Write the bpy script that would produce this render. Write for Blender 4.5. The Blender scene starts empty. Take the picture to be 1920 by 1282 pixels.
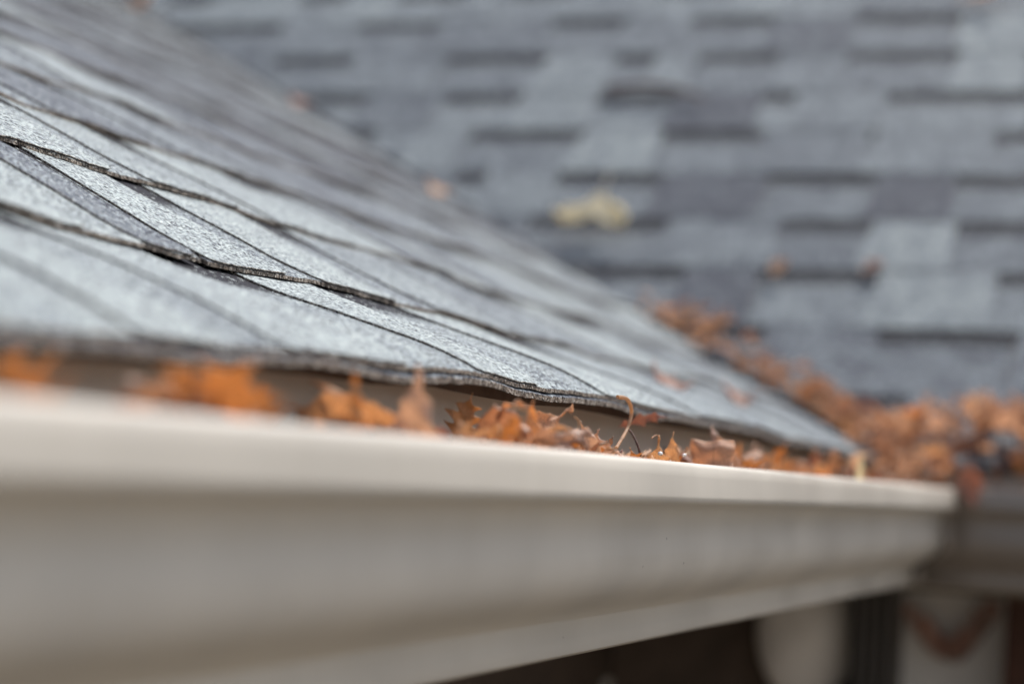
import bpy, math, random
import numpy as np
from mathutils import Vector, Matrix, noise

# ------------------------------------------------------------------ camera, light, exposure
H0 = 2.75                                # the camera's height above the ground; all heights below are relative to it
F_PX = 4056.0
CX, CY = 960.0, 641.0
AX = np.array([0.0, 0.0, 0.0]); AY = AX.copy(); AZ = AX.copy()
def _axes():
    """the world axes seen in camera space (x right, y down, z forward)"""
    v1 = np.array([2320 - CX, 968 - CY]); m = 0.055
    d = np.array([1, m]) / math.hypot(1, m)
    t = (-F_PX ** 2 - v1 @ v1) / (v1 @ d)
    v2 = v1 + t * d
    X = np.array([v1[0], v1[1], F_PX]); X /= np.linalg.norm(X)
    Y = np.array([v2[0], v2[1], F_PX]); Y /= np.linalg.norm(Y)
    Z = np.cross(X, Y)
    if Z[1] > 0: Z = -Z
    return X, Y, Z
AX, AY, AZ = _axes()
scene = bpy.context.scene
COL = scene.collection
cam_d = bpy.data.cameras.new("camera"); cam = bpy.data.objects.new("camera", cam_d); COL.objects.link(cam)
right = Vector((AX[0], AY[0], AZ[0])); up = -Vector((AX[1], AY[1], AZ[1])); fwd = Vector((AX[2], AY[2], AZ[2]))
cam.matrix_world = Matrix(((right.x, up.x, -fwd.x, 0), (right.y, up.y, -fwd.y, 0), (right.z, up.z, -fwd.z, H0), (0, 0, 0, 1)))
cam_d.sensor_width = 36; cam_d.lens = F_PX / 1920 * 36
cam_d.clip_start = 0.02; cam_d.clip_end = 800
cam_d.dof.use_dof = True; cam_d.dof.focus_distance = 1.20; cam_d.dof.aperture_fstop = 4.1
scene.camera = cam

SUN = Vector((0.48, -0.18, 0.84)).normalized()
world = bpy.data.worlds.new("World"); scene.world = world; world.use_nodes = True
wn = world.node_tree.nodes; wl = world.node_tree.links
sky = wn.new("ShaderNodeTexSky"); sky.sky_type = 'NISHITA'; sky.sun_disc = False
sky.sun_elevation = math.asin(SUN.z); sky.sun_rotation = math.atan2(SUN.x, SUN.y)
sky.air_density = 1.0; sky.dust_density = 3.0
wn["Background"].inputs["Strength"].default_value = 0.115
hs = wn.new("ShaderNodeHueSaturation"); hs.inputs["Saturation"].default_value = 0.6
wl.new(sky.outputs[0], hs.inputs["Color"]); wl.new(hs.outputs[0], wn["Background"].inputs["Color"])
sl = bpy.data.lights.new("sun", 'SUN'); sl.energy = 3.0; sl.angle = math.radians(10.0); sl.color = (1.0, 0.955, 0.90)
so = bpy.data.objects.new("sun", sl); COL.objects.link(so); so.rotation_euler = SUN.to_track_quat('Z', 'Y').to_euler()
so.location = (0, 0, 12)
scene.view_settings.view_transform = 'Standard'; scene.view_settings.look = 'None'
scene.view_settings.gamma = 1; scene.view_settings.use_curve_mapping = False
scene.view_settings.exposure = 0.68
scene.cycles.use_denoising = True
scene.cycles.max_bounces = 6

R = random.Random(7)
def ray(px, py):
    v = np.array([(px - CX) / F_PX, (py - CY) / F_PX, 1.0])
    return Vector((float(AX @ v), float(AY @ v), float(AZ @ v)))
def on_y(px, py, y):                       # the point at distance y from the camera's line along the eave
    r = ray(px, py); return r * (y / r.y)

# ------------------------------------------------------------------ helpers
def link(name, mesh, parent=None, mats=()):
    o = bpy.data.objects.new(name, mesh); COL.objects.link(o)
    for m in mats:
        if m.name not in [x.name for x in mesh.materials if x]: mesh.materials.append(m)
    if parent is not None: o.parent = parent
    return o
def tag(o, label=None, cat=None, group=None, kind=None):
    if label: o["label"] = label
    if cat: o["category"] = cat
    if group: o["group"] = group
    if kind: o["kind"] = kind
    return o
def empty(name, loc=(0, 0, 0)):
    o = bpy.data.objects.new(name, None); o.empty_display_size = 0.05; COL.objects.link(o); o.location = (loc[0], loc[1], loc[2] + H0); return o
def mesh_obj(name, verts, faces, mats, parent=None, smooth=False, mat_idx=None, origin=None):
    """verts in camera-height coordinates; the object's origin at `origin` (or the mean)"""
    V = np.array(verts, dtype=float)
    o0 = np.array(origin if origin is not None else V.mean(0), dtype=float)
    me = bpy.data.meshes.new(name)
    me.from_pydata([tuple(v) for v in (V - o0)], [], faces)
    for m in mats: me.materials.append(m)
    if mat_idx is not None:
        me.polygons.foreach_set("material_index", mat_idx)
    if smooth: me.polygons.foreach_set("use_smooth", [True] * len(me.polygons))
    o = bpy.data.objects.new(name, me); COL.objects.link(o)
    w = Vector((o0[0], o0[1], o0[2] + H0))
    if parent is not None:
        o.parent = parent
        w = w - world_loc(parent)
    o.location = w
    return o
def world_loc(o):
    v = Vector(o.location)
    while o.parent is not None:
        o = o.parent; v = v + Vector(o.location)
    return v
def box_mesh(x0, x1, y0, y1, z0, z1):
    v = [(x0, y0, z0), (x1, y0, z0), (x1, y1, z0), (x0, y1, z0), (x0, y0, z1), (x1, y0, z1), (x1, y1, z1), (x0, y1, z1)]
    f = [(0, 3, 2, 1), (4, 5, 6, 7), (0, 1, 5, 4), (1, 2, 6, 5), (2, 3, 7, 6), (3, 0, 4, 7)]
    return v, f
def box(name, x0, x1, y0, y1, z0, z1, mat, parent=None, bevel=0.0):
    v, f = box_mesh(x0, x1, y0, y1, z0, z1)
    o = mesh_obj(name, v, f, [mat], parent)
    if bevel:
        b = o.modifiers.new("bevel", 'BEVEL'); b.width = bevel; b.segments = 2
    return o
def extrude(name, prof, path, mat, parent=None, closed=False, smooth=True, thick=0.0):
    """prof: list of points per section, path: list of functions prof point -> xyz"""
    n = len(prof); V = []; F = []
    for fn in path: V += [fn(p) for p in prof]
    for i in range(len(path) - 1):
        for j in range(n if closed else n - 1):
            a = i * n + j; b = i * n + (j + 1) % n
            F.append((a, b, b + n, a + n))
    o = mesh_obj(name, V, F, [mat], parent, smooth)
    if thick:
        s = o.modifiers.new("thickness", 'SOLIDIFY'); s.thickness = thick; s.offset = 0
    return o

# ------------------------------------------------------------------ materials
def new_mat(name):
    m = bpy.data.materials.new(name); m.use_nodes = True
    n = m.node_tree.nodes; l = m.node_tree.links
    return m, n, l, n["Principled BSDF"]
def ramp(n, stops, interp='LINEAR'):
    r = n.new("ShaderNodeValToRGB"); r.color_ramp.interpolation = interp
    e = r.color_ramp.elements
    while len(e) < len(stops): e.new(0.5)
    for k, (p, c) in enumerate(stops):
        e[k].position = p; e[k].color = (*c, 1) if len(c) == 3 else c
    return r
def mixc(n, l, fac, a, b, mode='MIX'):
    m = n.new("ShaderNodeMix"); m.data_type = 'RGBA'; m.blend_type = mode
    for s, v in ((m.inputs[0], fac), (m.inputs[6], a), (m.inputs[7], b)):
        if hasattr(v, "is_linked") or hasattr(v, "links"): l.new(v, s)
        elif isinstance(v, (int, float)): s.default_value = v
        else: s.default_value = (*v, 1)
    return m.outputs[2]
def math_node(n, l, op, a, b=None):
    m = n.new("ShaderNodeMath"); m.operation = op
    for s, v in ((m.inputs[0], a), (m.inputs[1], b)):
        if v is None: continue
        if isinstance(v, (int, float)): s.default_value = v
        else: l.new(v, s)
    return m.outputs[0]

def make_granules():
    m, n, l, b = new_mat("asphalt_granules")
    tc = n.new("ShaderNodeTexCoord"); oi = n.new("ShaderNodeObjectInfo")
    off = n.new("ShaderNodeVectorMath"); off.operation = 'MULTIPLY_ADD'
    cmb = n.new("ShaderNodeCombineXYZ"); l.new(oi.outputs["Random"], cmb.inputs[0]); l.new(oi.outputs["Random"], cmb.inputs[1])
    l.new(cmb.outputs[0], off.inputs[0]); off.inputs[1].default_value = (3, 5, 0); l.new(tc.outputs["Object"], off.inputs[2])
    vo = n.new("ShaderNodeTexVoronoi"); vo.inputs["Scale"].default_value = 540; l.new(off.outputs[0], vo.inputs["Vector"])
    sep = n.new("ShaderNodeSeparateColor"); l.new(vo.outputs["Color"], sep.inputs[0])
    light = ramp(n, [(0.0, (0.06, 0.063, 0.075)), (0.09, (0.20, 0.21, 0.215)), (0.24, (0.36, 0.385, 0.37)), (0.52, (0.44, 0.47, 0.445)), (0.84, (0.55, 0.57, 0.535))], 'CONSTANT')
    mid = ramp(n, [(0.0, (0.035, 0.038, 0.05)), (0.24, (0.13, 0.14, 0.16)), (0.48, (0.23, 0.25, 0.265)), (0.76, (0.32, 0.345, 0.35)), (0.92, (0.48, 0.50, 0.48))], 'CONSTANT')
    dark = ramp(n, [(0.0, (0.03, 0.031, 0.042)), (0.35, (0.075, 0.075, 0.098)), (0.68, (0.125, 0.125, 0.14)), (0.90, (0.24, 0.245, 0.26)), (0.97, (0.40, 0.41, 0.41))], 'CONSTANT')
    for r_ in (light, mid, dark): l.new(sep.outputs[0], r_.inputs[0])
    at = n.new("ShaderNodeAttribute"); at.attribute_name = "tone"          # 0 pale blend, 1 dark blend
    bd = n.new("ShaderNodeAttribute"); bd.attribute_name = "band"          # printed shadow line on the shim
    # a pinch of mottling so that the blends drift into one another
    nz = n.new("ShaderNodeTexNoise"); nz.inputs["Scale"].default_value = 26; nz.inputs["Detail"].default_value = 3; l.new(off.outputs[0], nz.inputs["Vector"])
    nf = n.new("ShaderNodeTexNoise"); nf.inputs["Scale"].default_value = 240; nf.inputs["Detail"].default_value = 2; l.new(off.outputs[0], nf.inputs["Vector"])
    mott = math_node(n, l, 'MULTIPLY', math_node(n, l, 'SUBTRACT', nz.outputs[0], 0.5), 0.9)
    mott2 = math_node(n, l, 'MULTIPLY', math_node(n, l, 'SUBTRACT', sep.outputs[1], 0.5), 0.55)
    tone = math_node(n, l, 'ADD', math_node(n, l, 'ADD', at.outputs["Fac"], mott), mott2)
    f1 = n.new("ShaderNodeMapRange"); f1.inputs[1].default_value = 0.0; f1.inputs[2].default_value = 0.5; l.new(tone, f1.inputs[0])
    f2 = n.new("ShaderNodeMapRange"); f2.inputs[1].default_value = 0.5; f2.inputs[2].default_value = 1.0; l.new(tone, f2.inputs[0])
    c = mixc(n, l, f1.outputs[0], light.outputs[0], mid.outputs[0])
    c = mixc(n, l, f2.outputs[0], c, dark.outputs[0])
    bandf = math_node(n, l, 'MULTIPLY', math_node(n, l, 'MULTIPLY', bd.outputs["Fac"], math_node(n, l, 'LESS_THAN', sep.outputs[0], 0.95)), math_node(n, l, 'GREATER_THAN', math_node(n, l, 'ADD', bd.outputs["Fac"], math_node(n, l, 'MULTIPLY', sep.outputs[2], 0.8)), 0.75))
    c = mixc(n, l, bandf, c, mixc(n, l, sep.outputs[1], (0.008, 0.008, 0.012), (0.026, 0.026, 0.036)))
    # darker toward the rim of each granule
    dr = ramp(n, [(0.0, (1, 1, 1)), (0.55, (1, 1, 1)), (0.9, (0.45, 0.44, 0.43))]); l.new(math_node(n, l, 'MULTIPLY', vo.outputs["Distance"], 1.25), dr.inputs[0])
    c = mixc(n, l, 0.75, c, dr.outputs[0], 'MULTIPLY')
    c = mixc(n, l, 1.0, c, (0.98, 1.045, 1.12), 'MULTIPLY')
    l.new(c, b.inputs["Base Color"]); b.inputs["Roughness"].default_value = 0.72
    b.inputs["Specular IOR Level"].default_value = 0.10
    bp = n.new("ShaderNodeBump"); bp.inputs["Strength"].default_value = 0.9; bp.inputs["Distance"].default_value = 0.0011
    inv = math_node(n, l, 'SUBTRACT', 1.0, vo.outputs["Distance"])
    hgt = math_node(n, l, 'ADD', inv, math_node(n, l, 'MULTIPLY', sep.outputs[2], 0.5))
    l.new(math_node(n, l, 'ADD', hgt, nf.outputs[0]), bp.inputs["Height"]); l.new(bp.outputs[0], b.inputs["Normal"])
    return m
def make_cut_edge():
    m, n, l, b = new_mat("cut_asphalt_edge")
    tc = n.new("ShaderNodeTexCoord")
    vo = n.new("ShaderNodeTexVoronoi"); vo.inputs["Scale"].default_value = 900; l.new(tc.outputs["Object"], vo.inputs["Vector"])
    sep = n.new("ShaderNodeSeparateColor"); l.new(vo.outputs["Color"], sep.inputs[0])
    r = ramp(n, [(0.0, (0.035, 0.026, 0.021)), (0.22, (0.14, 0.108, 0.082)), (0.55, (0.27, 0.22, 0.175)), (0.82, (0.46, 0.42, 0.37))], 'CONSTANT')
    l.new(sep.outputs[0], r.inputs[0]); l.new(r.outputs[0], b.inputs["Base Color"]); b.inputs["Roughness"].default_value = 0.9
    bp = n.new("ShaderNodeBump"); bp.inputs["Strength"].default_value = 1.0; bp.inputs["Distance"].default_value = 0.0012
    l.new(vo.outputs["Distance"], bp.inputs["Height"]); l.new(bp.outputs[0], b.inputs["Normal"])
    return m
def make_paint(name, col, rough=0.38, speck=True, grime=0.12):
    m, n, l, b = new_mat(name)
    tc = n.new("ShaderNodeTexCoord")
    nz = n.new("ShaderNodeTexNoise"); nz.inputs["Scale"].default_value = 7; nz.inputs["Detail"].default_value = 6; l.new(tc.outputs["Object"], nz.inputs["Vector"])
    mp = n.new("ShaderNodeMapping"); mp.inputs["Scale"].default_value = (1.0, 1.0, 0.15); l.new(tc.outputs["Object"], mp.inputs[0])
    st = n.new("ShaderNodeTexNoise"); st.inputs["Scale"].default_value = 60; st.inputs["Detail"].default_value = 4; l.new(mp.outputs[0], st.inputs["Vector"])
    r = ramp(n, [(0.35, tuple(c * (1 - grime) for c in col)), (0.62, col)]); l.new(nz.outputs[0], r.inputs[0])
    r2 = ramp(n, [(0.30, (0.975, 0.97, 0.96)), (0.55, (1, 1, 1))]); l.new(st.outputs[0], r2.inputs[0])
    c = mixc(n, l, 0.6, r.outputs[0], r2.outputs[0], 'MULTIPLY')
    if speck:
        vo = n.new("ShaderNodeTexVoronoi"); vo.inputs["Scale"].default_value = 42; l.new(tc.outputs["Object"], vo.inputs["Vector"])
        sp = math_node(n, l, 'LESS_THAN', vo.outputs["Distance"], 0.035)
        c = mixc(n, l, math_node(n, l, 'MULTIPLY', sp, 0.75), c, (0.07, 0.055, 0.04))
    l.new(c, b.inputs["Base Color"])
    rr = ramp(n, [(0.3, (rough - .06,) * 3), (0.7, (rough + .12,) * 3)]); l.new(nz.outputs[0], rr.inputs[0]); l.new(rr.outputs[0], b.inputs["Roughness"])
    bp = n.new("ShaderNodeBump"); bp.inputs["Strength"].default_value = 0.05; bp.inputs["Distance"].default_value = 0.0005
    l.new(st.outputs[0], bp.inputs["Height"]); l.new(bp.outputs[0], b.inputs["Normal"])
    return m
def make_plain(name, col, rough=0.7, scale=20, vary=0.35):
    m, n, l, b = new_mat(name)
    tc = n.new("ShaderNodeTexCoord")
    nz = n.new("ShaderNodeTexNoise"); nz.inputs["Scale"].default_value = scale; nz.inputs["Detail"].default_value = 6; l.new(tc.outputs["Object"], nz.inputs["Vector"])
    r = ramp(n, [(0.3, tuple(c * (1 - vary) for c in col)), (0.7, tuple(min(1, c * (1 + vary * .5)) for c in col))]); l.new(nz.outputs[0], r.inputs[0])
    l.new(r.outputs[0], b.inputs["Base Color"]); b.inputs["Roughness"].default_value = rough
    bp = n.new("ShaderNodeBump"); bp.inputs["Strength"].default_value = 0.3; bp.inputs["Distance"].default_value = 0.002
    l.new(nz.outputs[0], bp.inputs["Height"]); l.new(bp.outputs[0], b.inputs["Normal"])
    return m
def make_leaf(name, cols, transl=0.45):
    m, n, l, b = new_mat(name)
    uv = n.new("ShaderNodeUVMap"); uv.uv_map = "UVMap"; sx = n.new("ShaderNodeSeparateXYZ"); l.new(uv.outputs[0], sx.inputs[0])
    oi = n.new("ShaderNodeObjectInfo"); tc = n.new("ShaderNodeTexCoord")
    base = ramp(n, [(k / (len(cols) - 1), c) for k, c in enumerate(cols)]); l.new(oi.outputs["Random"], base.inputs[0])
    nz = n.new("ShaderNodeTexNoise"); nz.inputs["Scale"].default_value = 90; nz.inputs["Detail"].default_value = 6; l.new(tc.outputs["Object"], nz.inputs["Vector"])
    mo = ramp(n, [(0.32, (0.50, 0.42, 0.38)), (0.5, (0.92, 0.9, 0.88)), (0.68, (1.18, 1.12, 1.05))]); l.new(nz.outputs[0], mo.inputs[0])
    c = mixc(n, l, 0.85, base.outputs[0], mo.outputs[0], 'MULTIPLY')
    au = math_node(n, l, 'ABSOLUTE', sx.outputs[0])
    rib = math_node(n, l, 'LESS_THAN', au, 0.035)
    # side veins run outward and forward from the midrib
    ph = math_node(n, l, 'SUBTRACT', sx.outputs[1], math_node(n, l, 'MULTIPLY', au, 0.10))
    sv = math_node(n, l, 'ABSOLUTE', math_node(n, l, 'SINE', math_node(n, l, 'MULTIPLY', ph, 26.0)))
    svm = math_node(n, l, 'LESS_THAN', sv, 0.07)
    vein = math_node(n, l, 'MAXIMUM', rib, svm)
    c = mixc(n, l, math_node(n, l, 'MULTIPLY', vein, 0.5), c, mixc(n, l, 0.5, base.outputs[0], (0.12, 0.05, 0.025)))
    vo = n.new("ShaderNodeTexVoronoi"); vo.inputs["Scale"].default_value = 160; l.new(tc.outputs["Object"], vo.inputs["Vector"])
    c = mixc(n, l, math_node(n, l, 'MULTIPLY', math_node(n, l, 'LESS_THAN', vo.outputs["Distance"], 0.11), 0.7), c, (0.07, 0.03, 0.015))
    l.new(c, b.inputs["Base Color"]); b.inputs["Roughness"].default_value = 0.48; b.inputs["Specular IOR Level"].default_value = 0.5
    tr = n.new("ShaderNodeBsdfTranslucent"); l.new(mixc(n, l, 1.0, c, (1.22, 1.16, 1.05), 'MULTIPLY'), tr.inputs[0])
    mx = n.new("ShaderNodeMixShader"); mx.inputs[0].default_value = transl + 0.12
    l.new(b.outputs[0], mx.inputs[1]); l.new(tr.outputs[0], mx.inputs[2]); l.new(mx.outputs[0], n["Material Output"].inputs[0])
    bp = n.new("ShaderNodeBump"); bp.inputs["Strength"].default_value = 0.6; bp.inputs["Distance"].default_value = 0.0006
    l.new(math_node(n, l, 'ADD', math_node(n, l, 'MULTIPLY', vein, -1.0), nz.outputs[0]), bp.inputs["Height"]); l.new(bp.outputs[0], b.inputs["Normal"])
    return m

M_GRAN = make_granules(); M_EDGE = make_cut_edge(); M_EDGE_DARK = make_plain("dark_asphalt_edge", (0.05, 0.045, 0.045), 0.9, 300)  # the far slope's cut edges take a darker tone than the near slope's
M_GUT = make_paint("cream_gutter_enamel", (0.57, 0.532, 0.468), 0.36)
M_GUT_SHADED = make_paint("shaded_gutter_enamel", (0.26, 0.225, 0.195), 0.4)  # same gutter enamel, darkened to paint in the shade on the return run
M_FASCIA = make_paint("beige_fascia_paint", (0.60, 0.565, 0.51), 0.5)
M_DARKM = make_plain("dark_bronze_metal", (0.045, 0.038, 0.034), 0.45)
M_DECK = make_plain("roof_deck_board", (0.10, 0.065, 0.045), 0.85, 60)
M_BROWN = make_plain("dark_stained_wood", (0.10, 0.072, 0.056), 0.7, 30)
M_SOFFIT = make_plain("brown_soffit_board", (0.13, 0.11, 0.09), 0.7, 30)
M_SIDING = make_plain("grey_siding_paint", (0.84, 0.83, 0.82), 0.6, 15, 0.08)
M_RUST = make_plain("red_brown_timber", (0.085, 0.036, 0.024), 0.75, 40)
M_TRIM = make_plain("pale_trim_paint", (0.40, 0.36, 0.32), 0.5, 20, 0.15)
M_WHITE = make_plain("white_enamel", (0.92, 0.89, 0.86), 0.35, 14, 0.16)
M_TWIG = make_plain("bare_twig_bark", (0.11, 0.055, 0.04), 0.8, 300)
M_GRASS = make_plain("brown_gravel_ground", (0.20, 0.165, 0.12), 0.9, 9)
M_LEAF = make_leaf("dry_oak_leaf", [(0.52, 0.33, 0.24), (0.72, 0.50, 0.37), (0.80, 0.52, 0.30), (0.64, 0.48, 0.40), (0.88, 0.73, 0.61), (0.42, 0.26, 0.19)])
M_LEAF_PALE = make_leaf("pale_dry_leaf", [(0.70, 0.48, 0.32), (0.78, 0.58, 0.40), (0.72, 0.48, 0.32)])
M_LEAF_ORANGE = make_leaf("orange_leaf", [(0.68, 0.41, 0.20), (0.74, 0.47, 0.25)], 0.42)
M_LEAF_YELLOW = make_leaf("yellow_leaf", [(0.95, 0.93, 0.78), (0.95, 0.93, 0.78)], 0.5)
M_LEAF_PINK = make_leaf("faded_pink_leaf", [(0.50, 0.30, 0.24), (0.54, 0.34, 0.28)], 0.4)
md, n_, l_, b_ = new_mat("water_droplet"); b_.inputs["Base Color"].default_value = (0.95, 0.93, 0.9, 1); b_.inputs["Roughness"].default_value = 0.06
b_.inputs["Transmission Weight"].default_value = 0.6; M_DROP = md

# ------------------------------------------------------------------ ground
gv = [(-150, -150, -H0), (150, -150, -H0), (150, 150, -H0), (-150, 150, -H0)]
g = mesh_obj("ground", gv, [(0, 1, 2, 3)], [M_GRASS], origin=(0, 0, -H0)); tag(g, "brown gravel yard around the house, far below the gutter", kind="structure")

# ------------------------------------------------------------------ roof geometry
EXPO = 0.143
YE, ZE = 0.37, 0.026
CA, SA = math.cos(math.atan(0.5)), math.sin(math.atan(0.5))
LB = 2.45; PB = math.radians(36); CB, SB, TB = math.cos(PB), math.sin(PB), math.tan(PB)
def bump_eave(x):
    return float(np.interp(x, [0.2, 0.59, 0.865, 1.02, 1.28, 1.5, 1.77, 2.19, 2.45], [0.003, 0.0080, 0.0180, 0.0215, 0.0225, 0.0215, 0.0185, 0.012, 0.004]))
def N(x, y, z=0.0): return noise.noise(Vector((x, y, z)))
def deckA(x, y):
    w = max(0.0, 1 - (y - YE) / 0.17); w = w * w * (3 - 2 * w)
    return ZE + 0.5 * (y - YE) + (bump_eave(x) - 0.003) * w + 0.0055 * N(x * 2.6, y * 4.0, 4.0) + 0.0026 * N(x * 8, y * 9, 9.0) + 0.0008 * N(x * 24, y * 20, 2.0)
def deckB(x, y):
    return 0.030 + TB * (x - LB) + 0.003 * N(x * 2.6, y * 2.2, 14.0)
def valley_x(y): return LB + max(0.0, (y - YE)) * 0.5 / TB
def valley_y(x): return YE + max(0.0, (x - LB)) * TB / 0.5
def slopeA(a, s, h):
    y = YE + s * CA
    x = min(a, valley_x(y) + 0.012)
    return (x, y, deckA(x, y) + h)
def slopeB(a, s, h):
    x = LB + s * CB
    y = min(a, valley_y(x) - 0.004)
    return (x, y, deckB(x, y) + h)

T = 0.0030; T2 = 0.0013
def slab(name, slope, x0, x1, s0, s1, hb, thick, parent, tone, band=None, cell=0.02, slant=0.0, rough=0.0, corner=0.0, lift=None, seed=0):
    """a sheet of shingle on a slope: x0..x1 along the eave, s0..s1 up the slope, with raw cut sides"""
    nu = max(2, int(round((x1 - x0) / cell))); nv = max(3, int(round((s1 - s0) / max(cell, 0.010))))
    vs = [s0 + (s1 - s0) * (j / nv) ** 1.15 for j in range(nv + 1)]
    top = []; bot = []; bands = []
    for j, s in enumerate(vs):
        t = (s - s0) / (s1 - s0)
        for i in range(nu + 1):
            a = x0 + (x1 - x0) * i / nu
            mid = 0.5 * (x0 + x1); half = 0.5 * (x1 - x0)
            k = (a - mid) / half
            aa = mid + k * (half - slant * (s - s0))
            if i in (0, nu) and rough: aa += rough * (0.8 * N(s * 160, seed, 3) + 0.7 * N(s * 500, seed, 5) + 1.2 * N(s * 25, seed, 6))
            ss = s
            if j == 0:
                ss += rough * (N(a * 150, seed, 1) + 0.8 * N(a * 420, seed, 2))
                if corner:
                    e = min(a - x0, x1 - a)
                    ss += corner * max(0.0, 1 - e / (corner * 1.6)) ** 2
            lf = 0.0
            if lift: lf = lift(a) * (1 - t) ** 2
            h = hb(s - s0 + (s0 - math.floor(s0 / 1e9) * 0)) if False else hb(s) + lf
            edge = 0.0
            if j == 0: edge = 0.0008
            top.append(slope(aa, ss, h + thick - edge)); bot.append(slope(aa, ss, h))
            bands.append(band(a, s) if band else 0.0)
    nt = len(top); W = nu + 1
    # the raw cut sides get vertices of their own so that the faces keep crisp edges
    V = top + bot + top + bot; Fc = []; MI = []
    for j in range(nv):
        for i in range(nu):
            a = j * W + i
            Fc.append((a, a + 1, a + 1 + W, a + W)); MI.append(0)
            Fc.append((nt + a, nt + a + W, nt + a + 1 + W, nt + a + 1)); MI.append(1)
    q = 2 * nt; r = 3 * nt
    for i in range(nu):
        Fc.append((q + i, r + i, r + i + 1, q + i + 1)); MI.append(1)
        b = nv * W + i
        Fc.append((q + b, q + b + 1, r + b + 1, r + b)); MI.append(1)
    for j in range(nv):
        a = j * W
        Fc.append((q + a, q + a + W, r + a + W, r + a)); MI.append(1)
        b = j * W + nu
        Fc.append((q + b, r + b, r + b + W, q + b + W)); MI.append(1)
    if slope is slopeB: Fc = [tuple(reversed(f)) for f in Fc]
    o = mesh_obj(name, V, Fc, [M_GRAN, M_EDGE_DARK if slope is slopeB else M_EDGE], parent, mat_idx=MI)
    me = o.data
    at = me.attributes.new("tone", 'FLOAT', 'POINT'); at.data.foreach_set("value", [tone] * (4 * nt))
    ab = me.attributes.new("band", 'FLOAT', 'POINT'); ab.data.foreach_set("value", bands * 4)
    me.polygons.foreach_set("use_smooth", [mi == 0 for mi in MI])
    return o

def lay_roof(parent, slope, rows, cellf, stack, wave, T=T, T2=T2, tone_add=0.0, tone_mul=1.0, bandw=0.040):
    """rows: list of (s_butt, s_next, pieces); pieces: ordered (x0, x1, 'T'|'G', tone, joint_after)"""
    add0 = tone_add
    for k, (s0, s1, pieces) in enumerate(rows):
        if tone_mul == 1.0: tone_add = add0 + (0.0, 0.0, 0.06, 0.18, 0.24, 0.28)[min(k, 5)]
        length = (s1 - s0)
        def hb(s, s0=s0, length=length, k=k):
            t = min(1.0, (s - s0) / (length + 0.03))
            if k == 0: return 0.0041 * (1 - max(0.0, (s - s0 - 0.03) / (length + 0.0))) ** 1.0
            return stack * (1 - t) ** 1.2
        # split the course into shingles at the joints
        cur = []; groups = []
        for p in pieces:
            cur.append(p)
            if p[4]: groups.append(cur); cur = []
        if cur: groups.append(cur)
        for gi, grp in enumerate(groups):
            x0, x1 = grp[0][0] + 0.0010, grp[-1][1] - 0.0010
            cell, rough = cellf(0.5 * (x0 + x1), k)
            ph = R.uniform(0, 50)
            lift = lambda a, ph=ph, k=k: (0.25 if k == 0 else 1.0) * wave * (max(-0.1, N(a * 7, ph, k)) + 0.35 * N(a * 25, ph, k + 9))
            s_top = s1 + 0.045
            def band(a, s, s1=s1, s0=s0):
                d = (s1 - s) / bandw
                return max(0.0, min(1.0, 2.1 - d * 1.9))
            base = slab("shingle", slope, x0, x1, s0, s_top, hb, T, parent, R.uniform(0.15, 0.5) * tone_mul + tone_add, band, cell, 0.0, rough, 0.0, lift, seed=ph)
            for (a0, a1, ty, tone, _j) in grp:
                if ty != 'T': continue
                b0, b1 = max(a0, x0), min(a1, x1)
                if b1 - b0 < 0.015: continue
                slab("tab", slope, b0, b1, s0 - 0.0005, s_top, lambda s, hb=hb: hb(s) + T + 0.0001, T2, base, tone * tone_mul + tone_add, None, cell, 0.04 if b1 - b0 > 0.05 else 0.01,
                     rough, 0.0075 if rough else 0.0, lift, seed=ph + a0)

def fill_row(lo, hi, fixed, rnd, joint0=None):
    """random teeth and gaps from lo to hi around the fixed ones"""
    out = []
    def rnd_run(a, b):
        x = a; ty = rnd.choice('TG')
        while b - x > 0.01:
            w = rnd.uniform(0.10, 0.19) if ty == 'T' else rnd.uniform(0.07, 0.15)
            if b - (x + w) < 0.06: w = b - x
            out.append([x, x + w, ty, rnd.choice((0.02, 0.1, 0.3, 0.5, 0.55, 0.9)), False])
            x += w; ty = 'G' if ty == 'T' else 'T'
    if fixed:
        rnd_run(lo, fixed[0][0]); out.extend([list(f) + [False] * (5 - len(f)) for f in fixed]); rnd_run(fixed[-1][1], hi)
    else: rnd_run(lo, hi)
    if not any(p[4] for p in out): x_next = lo + rnd.uniform(0.3, 0.9)
    else: x_next = None
    js = [p[1] for p in out if p[4]]
    # shingle joints roughly every metre
    if js:
        targets = [js[0] + d for d in (-3, -2, -1, 1, 2, 3)]
    else:
        targets = [x_next + d for d in range(0, 6)]
    for t in targets:
        if lo + 0.15 < t < hi - 0.15:
            p = min(out, key=lambda q: abs(q[1] - t)); p[4] = True
    return out

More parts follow.
